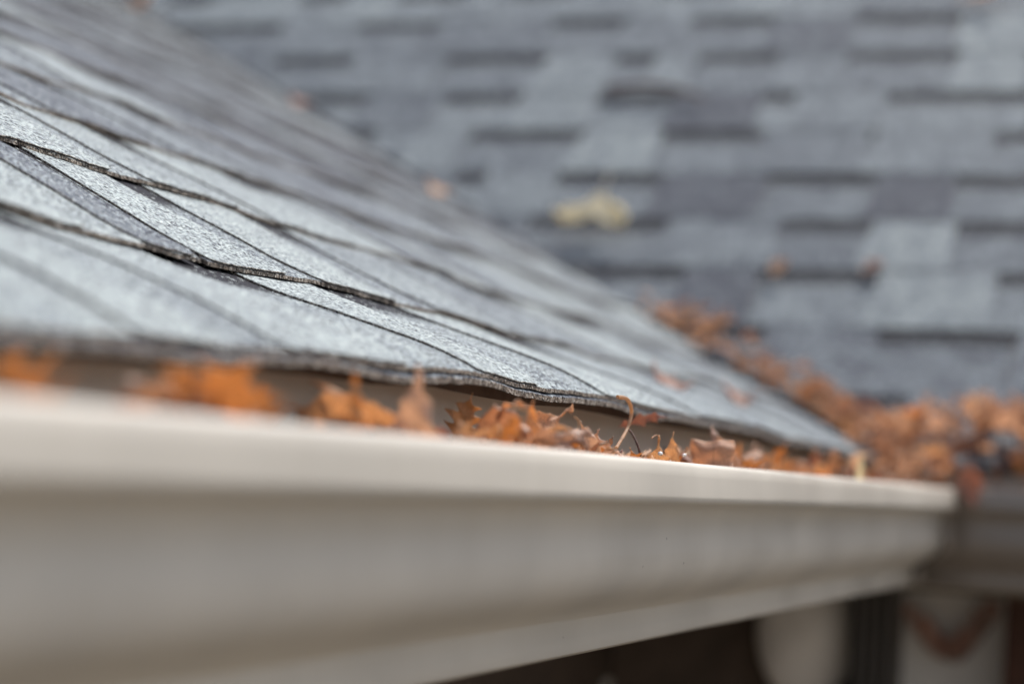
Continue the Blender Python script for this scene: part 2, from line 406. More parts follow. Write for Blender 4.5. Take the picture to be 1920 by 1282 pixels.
# ------------------------------------------------------------------ the near roof slope
roofA = empty("roof_slope", (1.5, YE, 0.0))
tag(roofA, "grey shingle roof slope rising on the left, its pale wavy edge just above the gutter", "roof", "shingled roof slopes meeting in the valley")
rowsA = []
sA = [0.0, 0.1585, 0.2925] + [0.4325 + 0.1405 * k for k in range(0, 14)]
fixedA = {
    0: [(0.45, 0.60, 'T', 0.1), (0.60, 0.68, 'G', 0), (0.68, 0.75, 'T', 0.05), (0.75, 0.80, 'G', 0), (0.80, 0.95, 'T', 0.12), (0.95, 1.04, 'G', 0.9), (1.04, 1.15, 'T', 0.0),
        (1.15, 1.27, 'G', 0), (1.27, 1.42, 'T', 0.0), (1.42, 1.52, 'G', 0), (1.52, 1.68, 'T', 0.3)],
    1: [(0.62, 0.76, 'T', 0.1), (0.76, 0.80, 'G', 0), (0.80, 0.892, 'T', 0.0), (0.892, 0.94, 'G', 0), (0.94, 1.004, 'T', 0.62, True), (1.011, 1.117, 'T', 0.02), (1.117, 1.15, 'G', 0),
        (1.15, 1.286, 'T', 0.05), (1.286, 1.35, 'G', 0), (1.35, 1.52, 'T', 0.35)],
    2: [(0.78, 0.91, 'T', 0.25), (0.91, 0.96, 'G', 0), (0.96, 1.124, 'T', 0.05), (1.124, 1.16, 'G', 0), (1.16, 1.298, 'T', 0.15), (1.298, 1.34, 'G', 0), (1.34, 1.50, 'T', 0.1), (1.50, 1.60, 'G', 0), (1.60, 1.72, 'T', 0.6)],
    3: [(1.10, 1.18, 'T', 0.5), (1.18, 1.25, 'G', 0), (1.25, 1.40, 'T', 0.55), (1.40, 1.44, 'G', 0), (1.44, 1.56, 'T', 0.35), (1.56, 1.62, 'G', 0), (1.62, 1.78, 'T', 0.5)],
}
rA = random.Random(21)
for k in range(len(sA) - 1):
    y = YE + sA[k] * CA
    rowsA.append((sA[k], sA[k + 1], fill_row(-0.6, valley_x(y + 0.2) + 0.05, fixedA.get(k), rA)))
def cellA(x, k):
    if k <= 2 and 0.2 < x < 2.2: return 0.0035, 0.0011
    if k <= 4 and x < 2.4: return 0.007, 0.0008
    return 0.022, 0.0
# starter strip under the first course
for (a0, a1) in ((-0.6, 0.34), (0.342, 1.34), (1.342, 2.40)):
    slab("starter_strip", slopeA, a0, a1, -0.0015, 0.04, lambda s: 0.0, 0.0038, roofA, 0.8, None, 0.005 if a0 > 0 else 0.02, 0.0, 0.0012, 0.0, lambda a: 0.0012 * N(a * 9, 3, 3), seed=a0)
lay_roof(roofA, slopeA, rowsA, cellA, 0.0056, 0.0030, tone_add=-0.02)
# deck under the shingles
def deck(parent, slope, a_fn, s1):
    V = []; Fc = []; nu, nv = 40, 30
    for j in range(nv + 1):
        s = 0.016 + (s1 - 0.012) * j / nv
        a0, a1 = a_fn(s)
        for i in range(nu + 1):
            p = slope(a0 + (a1 - a0) * i / nu, s, -0.0006); V.append(p)
    nt = len(V); V += [(v[0], v[1], v[2] - 0.009) for v in V]
    W = nu + 1
    for j in range(nv):
        for i in range(nu):
            a = j * W + i; Fc += [(a, a + 1, a + 1 + W, a + W), (nt + a, nt + a + W, nt + a + 1 + W, nt + a + 1)]
    for i in range(nu): Fc.append((i, nt + i, nt + i + 1, i + 1)); b = nv * W + i; Fc.append((b, b + 1, nt + b + 1, nt + b))
    for j in range(nv):
        a = j * W; Fc.append((a, a + W, nt + a + W, nt + a)); b = a + nu; Fc.append((b, nt + b, nt + b + W, b + W))
    return mesh_obj("deck", V, Fc, [M_DECK], parent)
deck(roofA, slopeA, lambda s: (-0.6, valley_x(YE + s * CA) + 0.01), sA[-1] + 0.03)

# ------------------------------------------------------------------ the far roof slope
roofB = empty("roof_slope", (LB, 0.5, 0.0))
tag(roofB, "bluish grey shingle roof slope across the back, with dark shadow bands", "roof", "shingled roof slopes meeting in the valley")
sB = [0.0, 0.1417, 0.2945, 0.4395, 0.5749, 0.7086, 0.8464, 0.9776, 1.1250, 1.2690] + [1.4100 + 0.141 * k for k in range(5)]
gapsB = {   # the gaps between teeth seen just below each butt line: the dark printed band of the row below it
    1: [(0.374, 0.499), (0.60, 0.68), (0.10, 0.20)],
    2: [(0.263, 0.424), (0.575, 0.71), (0.02, 0.13)],
    3: [(0.221, 0.293), (0.455, 0.601), (0.712, 0.833)],
    4: [(0.252, 0.363), (0.484, 0.60), (0.768, 0.814), (0.05, 0.12)],
    5: [(0.264, 0.379), (0.497, 0.641), (0.809, 0.958), (1.078, 1.116)],
    6: [(0.254, 0.34), (0.685, 0.831), (0.966, 1.138), (1.307, 1.436)],
    7: [(0.404, 0.515), (0.662, 0.703), (0.85, 0.968), (1.102, 1.225), (1.369, 1.465)],
    8: [(0.434, 0.596), (0.716, 0.838), (0.919, 0.973), (1.102, 1.268), (1.449, 1.58)],
    9: [(0.446, 0.606), (0.752, 0.88), (1.006, 1.126), (1.343, 1.481), (1.639, 1.845)],
}
tonesB = {  # tone of what shows below band row k, by position (y centre, tone)
    1: [], 2: [(0.35, 0.45), (0.55, 0.5), (0.2, 0.5)], 3: [(0.36, 0.05), (0.53, 0.5), (0.66, 0.85), (0.25, 0.5)],
    4: [(0.30, 0.6), (0.42, 0.0), (0.55, 0.35), (0.70, 0.35)], 5: [(0.33, 0.8), (0.43, 0.95), (0.57, 0.1), (0.70, 0.9), (0.85, 0.35)],
    6: [(0.36, 0.2), (0.5, 0.3), (0.62, 0.2), (0.76, 0.45), (0.90, 0.0)], 7: [(0.46, 0.5), (0.58, 0.25), (0.78, 0.9), (1.03, 0.1)],
    8: [(0.36, 0.35), (0.66, 0.35), (0.88, 0.2), (1.03, 0.1)], 9: [(0.36, 0.5), (0.68, 0.7), (0.94, 0.4), (1.2, 0.5)],
}
rB = random.Random(5)
rowsB = []
for k in range(len(sB) - 1):
    # the band under butt k+1 lies on the shim of course k, between the teeth of course k
    gl = sorted(gapsB.get(k + 1, [])); fixed = None
    if gl:
        fixed = []
        for q, (a, b) in enumerate(gl):
            fixed.append((a, b, 'G', 0.5))
            if q + 1 < len(gl):
                c, d = b, gl[q + 1][0]
                tl = tonesB.get(k + 1, [])
                mid = 0.5 * (c + d)
                near = min(tl, key=lambda t: abs(t[0] - mid)) if tl else None
                tone = near[1] if near and abs(near[0] - mid) < 0.12 else rB.choice((0.2, 0.35, 0.5, 0.7))
                if d - c > 0.22:
                    m_ = c + (d - c) * rB.uniform(.4, .6)
                    fixed.append((c, m_, 'T', tone)); fixed.append((m_, d, 'T', rB.choice((0.15, 0.45, 0.6))))
                else: fixed.append((c, d, 'T', tone))
    x = LB + sB[k] * CB
    rowsB.append((sB[k], sB[k + 1], fill_row(-1.2, valley_y(x + 0.16) + 0.02, fixed, rB)))
lay_roof(roofB, slopeB, rowsB, lambda x, k: (0.022, 0.0), 0.0030, 0.0009, 0.0030, 0.0014, 0.25, 0.75, 0.046)
deck(roofB, slopeB, lambda s: (-1.2, valley_y(LB + s * CB)), sB[-1] + 0.03)

# ------------------------------------------------------------------ gutter
YG, XG = 0.2835, 2.335
gut = empty("gutter", (1.2, YG, -0.04))
tag(gut, "cream metal roof gutter filled with dry leaves along the shingle edge", "gutter")
PROF = [(0.0115, 0.0040), (0.0118, 0.0090), (0.0098, 0.0116), (0.0060, 0.0126), (0.0030, 0.0121), (0.0016, 0.0102), (0.0010, 0.0050), (0.0006, 0.0), (0.0001, -0.0052), (0.0, -0.0072), (0.0014, -0.0090),
        (0.0060, -0.0098), (0.0112, -0.0112), (0.0146, -0.0140), (0.0160, -0.0185), (0.0162, -0.0240), (0.0156, -0.0300), (0.0147, -0.0360), (0.0144, -0.0410), (0.0153, -0.0465), (0.0184, -0.0525),
        (0.0240, -0.0582), (0.0318, -0.0636), (0.0405, -0.0686), (0.0480, -0.0724), (0.0499, -0.0734), (0.0501, -0.0746), (0.0493, -0.0830), (0.0486, -0.0908), (0.0505, -0.0926)]
PROF_BACK = [(0.0505, -0.0926), (0.070, -0.0930), (0.100, -0.0929), (0.1262, -0.0925), (0.1268, -0.089), (0.1268, -0.03), (0.1268, 0.012)]
def wob(x): return 0.0006 * N(x * 3.0, 2, 2) + 0.0003 * N(x * 11, 5, 1)
xsA = [-0.8 + 0.04 * i for i in range(int((XG + 0.8 - 0.02) / 0.04) + 1)]
def runA(p, x): return (x, YG + p[0] + wob(x), p[1] + 0.5 * wob(x + 9))
def runB(p, y): return (XG + p[0] + wob(y + 40), y, p[1] + 0.5 * wob(y + 70) - 0.0)
for nm, pr in (("front_panel", PROF), ("trough", PROF_BACK)):
    extrude(nm, pr, [(lambda p, x=x: runA(p, x)) for x in xsA] + [lambda p: (XG + p[0] - 0.0003, YG + p[0], p[1])], M_GUT, gut, thick=0.0011)
    ysB = [YG - 0.02 - 0.04 * i for i in range(34)]
    extrude(nm, pr, [lambda p: (XG + p[0], YG + p[0] - 0.0003, p[1])] + [(lambda p, y=y: runB(p, y)) for y in ysB], M_GUT_SHADED, gut, thick=0.0011)
# mitre strip lapped over the corner joint
mst = []
extrude("corner_strip", [p for p in PROF if -0.0920 < p[1] < -0.009], [lambda p: (XG + p[0] - 0.006, YG + p[0] - 0.0011, p[1]), lambda p: (XG + p[0] - 0.0011, YG + p[0] - 0.0011, p[1]), lambda p: (XG + p[0] - 0.0011, YG + p[0] - 0.012, p[1])], M_GUT_SHADED, gut, thick=0.0008)
_seal = [(XG + p[0] - 0.0016, YG + p[0] - 0.0016, p[1]) for p in PROF if -0.0905 < p[1] < -0.038]
SEAL_AT = _seal
# hanger straps across the trough
def hanger(x):
    h = mesh_obj("hanger", *box_mesh(x - 0.012, x + 0.012, YG + 0.013, YG + 0.1255, 0.0010, 0.0028), [M_DARKM], gut)
    v, f = box_mesh(x - 0.012, x + 0.012, YG + 0.1215, YG + 0.1245, -0.020, 0.0268)
    mesh_obj("hanger_tab", v, f, [M_DARKM], gut)
for x in (0.30, 0.945, 1.585, 2.14): hanger(x)

# ------------------------------------------------------------------ house below the roof
house = empty("house", (2.8, 0.75, -H0))
tag(house, "house wall below the gutters, dark brown boards meeting pale grey siding at the inner corner", "house")
FX = XG + 0.1275; FY = YG + 0.1275
def fascia(pts):
    """a board standing along the eave whose top follows the roof deck: pts of (x, y, z_top, dx, dy)"""
    V = []; Fc = []
    for x, y, zt, dx, dy in pts: V += [(x, y, -0.098), (x, y, zt), (x + dx, y + dy, zt + 0.006), (x + dx, y + dy, -0.098)]
    for i in range(len(pts) - 1):
        for j in range(4): a = i * 4 + j; b = i * 4 + (j + 1) % 4; Fc.append((a, a + 4, b + 4, b))
    Fc += [(0, 1, 2, 3), tuple(reversed(range(len(V) - 4, len(V))))]
    return mesh_obj("fascia", V, Fc, [M_FASCIA], house)
fascia([(x, FY, deckA(x, FY) - 0.0105, 0, 0.018) for x in [-0.6 + 0.04 * i for i in range(int((FX + 0.6) / 0.04) + 1)] + [FX - 0.001]])
fascia([(FX, y, deckB(FX, y) - 0.0105, 0.018, 0) for y in [-1.2 + 0.05 * i for i in range(int((FY + 1.2) / 0.05) + 1)] + [FY - 0.0005]])
WX, WY = 2.80, 0.80
box("soffit", -1.0, WX, FY + 0.0185, WY, -0.104, -0.0985, M_SOFFIT, house)
box("soffit", FX + 0.0185, WX, -1.3, FY + 0.018, -0.104, -0.0985, M_SOFFIT, house)
# brown lap boards under the left eave, grey siding on the return wall
z = -0.11; 
while z > -H0 + 0.02:
    z1 = z - 0.15
    v = [(-1.0, WY, z), (WX, WY, z), (WX, WY - 0.006, z), (-1.0, WY - 0.006, z), (-1.0, WY, z1), (WX, WY, z1), (WX, WY - 0.02, z1), (-1.0, WY - 0.02, z1)]
    f = [(0, 1, 2, 3), (4, 7, 6, 5), (3, 2, 6, 7), (0, 4, 5, 1), (0, 3, 7, 4), (1, 5, 6, 2)]
    mesh_obj("board", v, f, [M_BROWN], house)
    for ya, yb, mm in ((-1.3, 0.42, M_SIDING), (0.4205, WY - 0.021, M_BROWN)):
        v = [(WX, ya, z), (WX, yb, z), (WX - 0.006, yb, z), (WX - 0.006, ya, z), (WX, ya, z1), (WX, yb, z1), (WX - 0.02, yb, z1), (WX - 0.02, ya, z1)]
        mesh_obj("board", v, [tuple(reversed(q)) for q in f], [mm], house)
    z = z1 - 0.0008
box("wall", -1.0, 4.4, WY + 0.001, WY + 0.10, -H0, -0.104, M_BROWN, house)
box("wall", WX + 0.001, WX + 0.10, -1.3, WY, -H0, -0.104, M_SIDING, house)

# ------------------------------------------------------------------ leaves
PIN = [(0.0, .012), (.08, .03), (.19, .22), (.25, .06), (.39, .40), (.47, .06), (.60, .36), (.67, .05), (.78, .14), (.83, .035), (1.0, .002)]
RED = [(0.0, .015), (.10, .06), (.19, .20), (.24, .10), (.37, .34), (.44, .14), (.56, .40), (.64, .12), (.75, .22), (.81, .05), (1.0, .002)]
BROAD = [(0.0, .02), (.10, .16), (.30, .33), (.5, .38), (.7, .30), (.86, .17), (1.0, .01)]
BLOCK = [(0.0, .20), (.15, .22), (.35, .24), (.6, .25), (.8, .26), (.93, .30), (1.0, .27)]
SLIVER = [(0.0, .015), (.2, .045), (.45, .075), (.7, .06), (.9, .03), (1.0, .003)]
LONG = [(0.0, .02), (.14, .11), (.20, .045), (.44, .17), (.52, .06), (.74, .11), (.80, .04), (1.0, .002)]
SPEAR = [(0.0, .36), (.25, .32), (.5, .22), (.75, .10), (.9, .035), (1.0, .002)]
WIDE = [(0.0, .06), (.25, .36), (.5, .52), (.75, .50), (.9, .36), (1.0, .10)]
MAPLE = [(0.0, .03), (.12, .30), (.2, .36), (.30, .22), (.45, .48), (.55, .38), (.66, .17), (.80, .26), (.88, .10), (1.0, .004)]
def w_at(prof, t):
    for (t0, w0), (t1, w1) in zip(prof, prof[1:]):
        if t <= t1:
            u = (t - t0) / (t1 - t0)
            if w1 > w0: u = u ** 2.2
            else: u = 1 - (1 - u) ** 2.6
            return w0 + (w1 - w0) * u
    return prof[-1][1]
def leaf_mesh(name, prof, mats, curl_u=0.5, curl_t=0.6, twist=0.0, tipcurl=0.0, seed=0, sweep=0.45, stalk=True, nt=46, asym=0.0):
    """unit-length leaf along +Y, face +Z; curl_u rolls the sides, curl_t bends the midrib, tipcurl hooks the lobe tips"""
    M = 5; V = []; UV = []; Fc = []
    for i in range(nt + 1):
        t = i / nt; w = max(0.002, w_at(prof, t))
        jit = 1 + 0.10 * N(t * 9, seed, 1)
        for j in range(-M, M + 1):
            u = j / M
            side = (1 + asym * (1 if u > 0 else -1))
            x = u * w * jit * side
            y = (t + abs(u) * w * sweep * (1 - 0.5 * t)) if prof is not WIDE else (0.42 * t + 0.25 * math.sin(abs(u) * 1.5) ** 2 * w * 2.2)
            z = 0.030 * math.sin(t * 27 + seed + 2 * u) * abs(u) ** 1.5 + 0.055 * N(x * 6, y * 6, seed) + 0.012 * N(x * 22, y * 22, seed)
            # roll sides round the midrib
            ang = curl_u * x * 3.2
            rad = 1 / (curl_u * 3.2) if abs(curl_u) > 1e-3 else 0
            if rad: x2, z2 = math.sin(ang) * rad, z + (1 - math.cos(ang)) * rad
            else: x2, z2 = x, z
            # extra hook at the lobe ends
            hook = tipcurl * max(0.0, abs(x) - 0.16) ** 1.6 * 6
            z2 += hook; x2 *= (1 - min(0.6, hook * 0.8))
            tw = twist * (y - 0.3)
            x3, z3 = x2 * math.cos(tw) - z2 * math.sin(tw), x2 * math.sin(tw) + z2 * math.cos(tw)
            # bend along the length, tighter toward the tip
            if abs(curl_t) > 1e-3:
                a = curl_t * (y + 0.5 * y * y)
                n_ = 10; yy = zz = 0.0
                for q in range(n_):
                    yq = y * (q + .5) / n_; aq = curl_t * (yq + 0.5 * yq * yq)
                    yy += math.cos(aq) * y / n_; zz += math.sin(aq) * y / n_
                y4, z4 = yy - math.sin(a) * z3, zz + math.cos(a) * z3
            else: y4, z4 = y, z3
            V.append((x3, y4, z4)); UV.append((u, t))
    W = 2 * M + 1
    for i in range(nt):
        for j in range(W - 1):
            a = i * W + j; Fc.append((a, a + 1, a + 1 + W, a + W))
    if stalk:      # a thin leaf stalk
        b0 = len(V); K = 6
        for q in range(K):
            s = q / (K - 1)
            for c in range(5):
                an = c * 2 * math.pi / 5; r = 0.010 * (1 - 0.35 * s)
                V.append((r * math.cos(an) + 0.03 * s * s * math.sin(seed), -0.28 * s + 0.01, r * math.sin(an) + 0.06 * s * s)); UV.append((0.0, 0.0))
        for q in range(K - 1):
            for c in range(5):
                a = b0 + q * 5 + c; b = b0 + q * 5 + (c + 1) % 5; Fc.append((a, b, b + 5, a + 5))
    me = bpy.data.meshes.new(name); me.from_pydata(V, [], Fc)
    uvl = me.uv_layers.new(name="UVMap")
    for lp in me.loops: uvl.data[lp.index].uv = UV[lp.vertex_index]
    me.polygons.foreach_set("use_smooth", [True] * len(me.polygons))
    me.materials.append(mats)
    return me
_lm = {}
def get_leaf(prof_name, mat, cu, ct, tw, tc, seed, stalk=True, asym=0.0):
    key = (prof_name, mat.name, cu, ct, tw, tc, seed, stalk)
    if key not in _lm:
        _lm[key] = leaf_mesh("leaf", globals()[prof_name], mat, cu, ct, tw, tc, seed, stalk=stalk, asym=asym)
    return _lm[key]
def add_leaf(me, loc, axes, size, label, group=None, name="oak_leaf", cat="leaf", thick=0.00035):
    o = bpy.data.objects.new(name, me); COL.objects.link(o)
    x, y, z = axes
    o.matrix_world = Matrix(((x.x * size, y.x * size, z.x * size, loc[0]), (x.y * size, y.y * size, z.y * size, loc[1]), (x.z * size, y.z * size, z.z * size, loc[2] + H0), (0, 0, 0, 1)))
    s = o.modifiers.new("thickness", 'SOLIDIFY'); s.thickness = thick / size; s.offset = 0
    tag(o, label, cat, group)
    return o
GRP = "dry oak leaves lying in the gutter"
def stand_leaf(px, py, y, length, angle, yaw, prof='PIN', mat=None, cu=0.6, ct=0.5, tw=0.0, tc=0.0, seed=1, label="", stalk=False, frac=1.0, asym=0.0, name="oak_leaf"):
    """a leaf whose tip stands at the given spot in the gutter (seen position, distance y), its midrib leaning by `angle` from vertical, its face turned by `yaw` from the camera"""
    tip = on_y(px, py, y)
    a = math.radians(angle)
    mid = (up * math.cos(a) + right * math.sin(a)).normalized()
    nrm = -fwd
    nrm = (nrm - mid * nrm.dot(mid)).normalized()
    nrm = Matrix.Rotation(math.radians(yaw), 3, mid) @ nrm
    xa = mid.cross(nrm).normalized()
    me = get_leaf(prof, mat or M_LEAF, cu, ct, tw, tc, seed, stalk, asym)
    # find the mesh's highest point along the midrib direction and bring it to the wanted spot
    best = max((v.co for v in me.vertices), key=lambda c: (xa * c.x + mid * c.y + nrm * c.z).dot(up))
    p = (xa * best.x + mid * best.y + nrm * best.z) * length
    tip = tip.copy(); out = 0.0; back = 0.0
    for v in me.vertices:
        w = tip - p + (xa * v.co.x + mid * v.co.y + nrm * v.co.z) * length
        if w.z < 0.0135: out = max(out, YG + 0.0135 - w.y)
        if w.z < -0.056: out = max(out, min(0.02, YG + 0.036 - w.y))
        if w.z > -0.085: back = max(back, w.y - (YG + 0.125))
    if out > 0:
        k = (tip.y + out) / tip.y; tip = Vector((tip.x * k, tip.y * k, tip.z * k))
    return add_leaf(me, tip - p, (xa, mid, nrm), length, label, GRP, name)

L_ = stand_leaf
L_(112, 652, 0.345, 0.060, -50, 20, 'RED', M_LEAF_ORANGE, 0.5, 0.9, 0.3, 0, 1, "burnt orange leaf nearest the camera at the gutter's far left, strongly blurred")
L_(370, 668, 0.330, 0.080, 35, 10, 'RED', M_LEAF_ORANGE, 0.8, 0.8, 0.4, 0, 2, "broad bright orange leaf heaped on the gutter edge left of the pale flat leaf")
L_(320, 690, 0.345, 0.060, -60, -20, 'RED', M_LEAF, 0.8, 0.4, 0.2, 0, 3, "tan leaf tucked behind the broad bright orange leaf")
L_(492, 706, 0.345, 0.030, -20, 30, 'PIN', M_LEAF_ORANGE, 0.6, 0.6, 0.2, 0, 4, "small orange leaf tip right of the broad bright orange leaf")
L_(580, 712, 0.375, 0.075, -62, 12, 'SLIVER', M_LEAF_PALE, 0.9, 0.4, 0.1, 0, 5, "long pale tan leaf sloping down to the right below the shingle edge")
L_(612, 735, 0.365, 0.080, -55, -15, 'BROAD', M_LEAF_PALE, 1.0, 0.4, 0.1, 0, 6, "folded pale brown leaf lying below the sloping tan leaf")
L_(664, 692, 0.330, 0.040, -12, 30, 'SLIVER', M_LEAF_ORANGE, 0.8, 0.35, 0.2, 0, 7, "thin upright orange leaf sliver left of the tall pointed leaf")
L_(785, 684, 0.325, 0.070, 4, -12, 'SPEAR', M_LEAF, 0.9, 0.20, 0.25, 0, 8, "tall pointed brown leaf standing up alone against the shingle edge")
L_(772, 752, 0.335, 0.055, 28, 30, 'RED', M_LEAF, 0.7, 0.3, 0.2, 0, 9, "brown leaf leaning against the foot of the tall pointed leaf")
L_(886, 735, 0.372, 0.035, 14, 10, 'RED', M_LEAF_ORANGE, 0.5, 0.3, 0.1, 0, 10, "golden orange leaf tip standing behind the small pale curled leaf")
L_(852, 772, 0.330, 0.042, -35, 25, 'PIN', M_LEAF_PALE, 0.8, 0.5, 0.3, 0.4, 11, "small pale curled leaf lying before the golden orange tip")
L_(928, 756, 0.335, 0.055, -8, -20, 'BROAD', M_LEAF, 1.1, 0.9, 0.3, 0, 12, "rust brown leaf with a pale rolled top beside the two-pronged leaf")
L_(1000, 750, 0.322, 0.060, 2, 15, 'SPEAR', M_LEAF, 0.6, 0.3, 0.1, 0.0, 13, "upright lobe of rust leaf between the rolled leaf and the long leaning leaf", asym=0.1)
L_(1074, 757, 0.330, 0.080, 52, -10, 'LONG', M_LEAF, 1.6, -0.5, 1.0, 0.0, 14, "long rust leaf leaning right with a hooked tip")
L_(976, 752, 0.322, 0.032, -14, 60, 'SLIVER', M_LEAF, 1.4, 1.6, 0.8, 0, 15, "dark curly leaf shred with a looping end")
L_(1020, 800, 0.305, 0.070, 64, 20, 'LONG', M_LEAF, 1.4, 0.5, 0.8, 0, 16, "rust leaf lying low under the long leaning leaf")
L_(1060, 800, 0.312, 0.040, -18, 35, 'RED', M_LEAF_ORANGE, 0.9, 0.3, 0.5, 0.5, 17, "small orange leaf with pale specks right of the long leaning leaf")
L_(1088, 788, 0.318, 0.050, -22, 5, 'SPEAR', M_LEAF, 0.6, 0.35, 0.2, 0.0, 18, "sharp brown leaf with a thread-like hooked point")
L_(1125, 803, 0.322, 0.045, 10, -35, 'BROAD', M_LEAF, 1.2, 0.5, 0.3, 0.3, 19, "cupped brown leaf beside the thread-like hooked point")
L_(1150, 817, 0.330, 0.030, 4, 40, 'SLIVER', M_LEAF, 1.0, 0.4, 0.6, 0, 20, "tiny upright brown point left of the dark twig")
L_(1100, 822, 0.300, 0.050, -60, 10, 'RED', M_LEAF, 0.9, 0.5, 0.2, 0.3, 21, "crumpled brown leaf low against the lip under the hooked point")
L_(1228, 772, 0.345, 0.034, 68, 25, 'LONG', M_LEAF_PINK, 1.5, 0.6, 1.0, 0.0, 22, "reddish brown leaf wing held up on a thin curved stalk")
L_(1180, 838, 0.330, 0.028, -30, 10, 'RED', M_LEAF_ORANGE, 0.8, 0.4, 0.3, 0, 23, "little orange leaf tip below the curved stalk")
L_(1236, 815, 0.318, 0.062, -16, 20, 'LONG', M_LEAF_PALE, 1.4, 0.6, 0.5, 0.0, 24, "pale tan leaf with a long bent thread at its tip")
L_(1264, 809, 0.318, 0.052, 4, -15, 'SPEAR', M_LEAF_PALE, 1.3, 0.2, 0.5, 0.0, 25, "pale leaf with one needle-sharp upright point")
L_(1290, 838, 0.322, 0.034, 32, -30, 'RED', M_LEAF_ORANGE, 0.7, 0.4, 0.3, 0, 26, "light orange leaf edge just left of the square brown leaf")
L_(1296, 823, 0.312, 0.054, 3, 8, 'BLOCK', M_LEAF, -0.8, -0.25, 0.25, 0, 27, "square-topped smooth brown leaf standing sharp against the lip")
L_(1335, 798, 0.325, 0.060, -14, -10, 'SPEAR', M_LEAF, 1.0, -0.5, 0.3, 0, 28, "tall orange brown leaf with a horn-shaped tip right of the square leaf", asym=0.1)
L_(1362, 838, 0.318, 0.040, -20, 35, 'RED', M_LEAF, 1.2, 0.5, 0.4, 0.4, 29, "glossy folded brown leaf at the foot of the horn-shaped tip")
L_(1385, 850, 0.325, 0.038, -38, 10, 'RED', M_LEAF_ORANGE, 0.7, 0.5, 0.2, 0, 30, "orange leaf sloping down toward the crossed twigs")
L_(1222, 852, 0.315, 0.040, 50, 20, 'RED', M_LEAF, 0.7, 0.5, 0.2, 0, 31, "flat brown leaf peeping over the lip below the bent thread leaf")
L_(1478, 826, 0.345, 0.055, 24, 15, 'PIN', M_LEAF_ORANGE, 0.7, 0.4, 0.2, 0, 32, "blurred orange leaf with a hook standing right of the crossed twigs")
L_(1450, 858, 0.320, 0.050, -50, 10, 'RED', M_LEAF_PALE, 0.7, 0.5, 0.2, 0, 33, "light peach leaf lying right of the crossed twigs")
L_(1530, 842, 0.345, 0.060, -20, 25, 'RED', M_LEAF, 0.7, 0.6, 0.3, 0, 34, "blurred brown leaf before the dark end of the shingle edge")
L_(1560, 862, 0.320, 0.060, 40, -20, 'RED', M_LEAF, 0.7, 0.6, 0.3, 0, 35, "blurred tan leaf on the lip left of the upright yellow strip")
L_(1614, 850, 0.300, 0.040, 3, 10, 'SLIVER', M_LEAF_YELLOW, 0.3, 0.1, 0.1, 0, 36, "upright yellow leaf strip standing at the lip before the brown leaf pile")

# twigs
def tube(name, pts, r0, r1, mat, label=None, cat=None, group=None, parent=None, seg=7):
    P = [Vector(p) for p in pts]; V = []; Fc = []
    # smooth the path
    Q = []
    for i in range(len(P) - 1):
        a = P[max(0, i - 1)]; b = P[i]; c = P[i + 1]; d = P[min(len(P) - 1, i + 2)]
        for k in range(5):
            t = k / 5
            Q.append(0.5 * ((2 * b) + (c - a) * t + (2 * a - 5 * b + 4 * c - d) * t * t + (3 * b - a - 3 * c + d) * t ** 3))
    Q.append(P[-1])
    for i, p in enumerate(Q):
        tdir = (Q[min(i + 1, len(Q) - 1)] - Q[max(i - 1, 0)]).normalized()
        a = tdir.cross(Vector((0.3, 0.2, 0.93))).normalized(); b = tdir.cross(a)
        r = (r0 + (r1 - r0) * i / (len(Q) - 1)) * (1 + 0.25 * N(i * 0.9, 3, 3))
        for k in range(seg):
            an = 2 * math.pi * k / seg; V.append(tuple(p + (a * math.cos(an) + b * math.sin(an)) * r))
    for i in range(len(Q) - 1):
        for k in range(seg):
            a = i * seg + k; b = i * seg + (k + 1) % seg; Fc.append((a, b, b + seg, a + seg))
    Fc.append(tuple(range(seg))); Fc.append(tuple(reversed(range((len(Q) - 1) * seg, len(Q) * seg))))
    o = mesh_obj(name, V, Fc, [mat], parent, True)
    if label: tag(o, label, cat, group)
    return o
tube("twig", [on_y(1395, 892, .315), on_y(1412, 880, .318), on_y(1428, 876, .321), on_y(1443, 870, .325)], 0.0006, 0.0011, M_TWIG, "dark twig lying across the gutter lip right of the orange leaves", "twig")
tube("twig", [on_y(1420, 890, .325), on_y(1422, 865, .325), on_y(1424, 838, .325)], 0.0006, 0.0003, M_TWIG, "hair-thin upright twig crossing the dark twig", "twig")
tube("leaf_stalk", [on_y(1203, 862, .325), on_y(1196, 835, .328), on_y(1185, 812, .333), on_y(1176, 803, .337)], 0.0008, 0.0006, M_TWIG, "thin reddish stalk rising from the gutter below the curled tan sliver", "leaf stalk")
tube("leaf_stalk", [on_y(1158, 744, .335), on_y(1176, 748, .335), on_y(1184, 768, .336), on_y(1181, 790, .336), on_y(1172, 812, .336), on_y(1155, 840, .33)], 0.0012, 0.0010, M_LEAF_PALE, "curled tan sliver arching over in front of the shingle edge", "leaf stalk")
tube("leaf_thread", [on_y(962, 765, .322), on_y(964, 755, .322), on_y(972, 750, .322), on_y(979, 756, .322), on_y(980, 768, .322)], 0.0004, 0.0003, M_LEAF_PALE, "pale thread-like curl at the top of the dark curly shred", "leaf curl")
tube("leaf_thread", [on_y(962, 764, .320), on_y(975, 765, .320), on_y(985, 770, .320), on_y(992, 775, .320)], 0.0005, 0.0003, M_LEAF_PALE, "short pale bristle crossing the dark curly shred", "leaf curl")
tube("leaf_thread", [on_y(1069, 801, .318), on_y(1075, 806, .318), on_y(1083, 804, .318), on_y(1086, 794, .318), on_y(1082, 784, .318), on_y(1076, 781, .318)], 0.0004, 0.0003, M_LEAF_PALE, "pale hooked bristle curling round above the speckled orange leaf", "leaf curl")
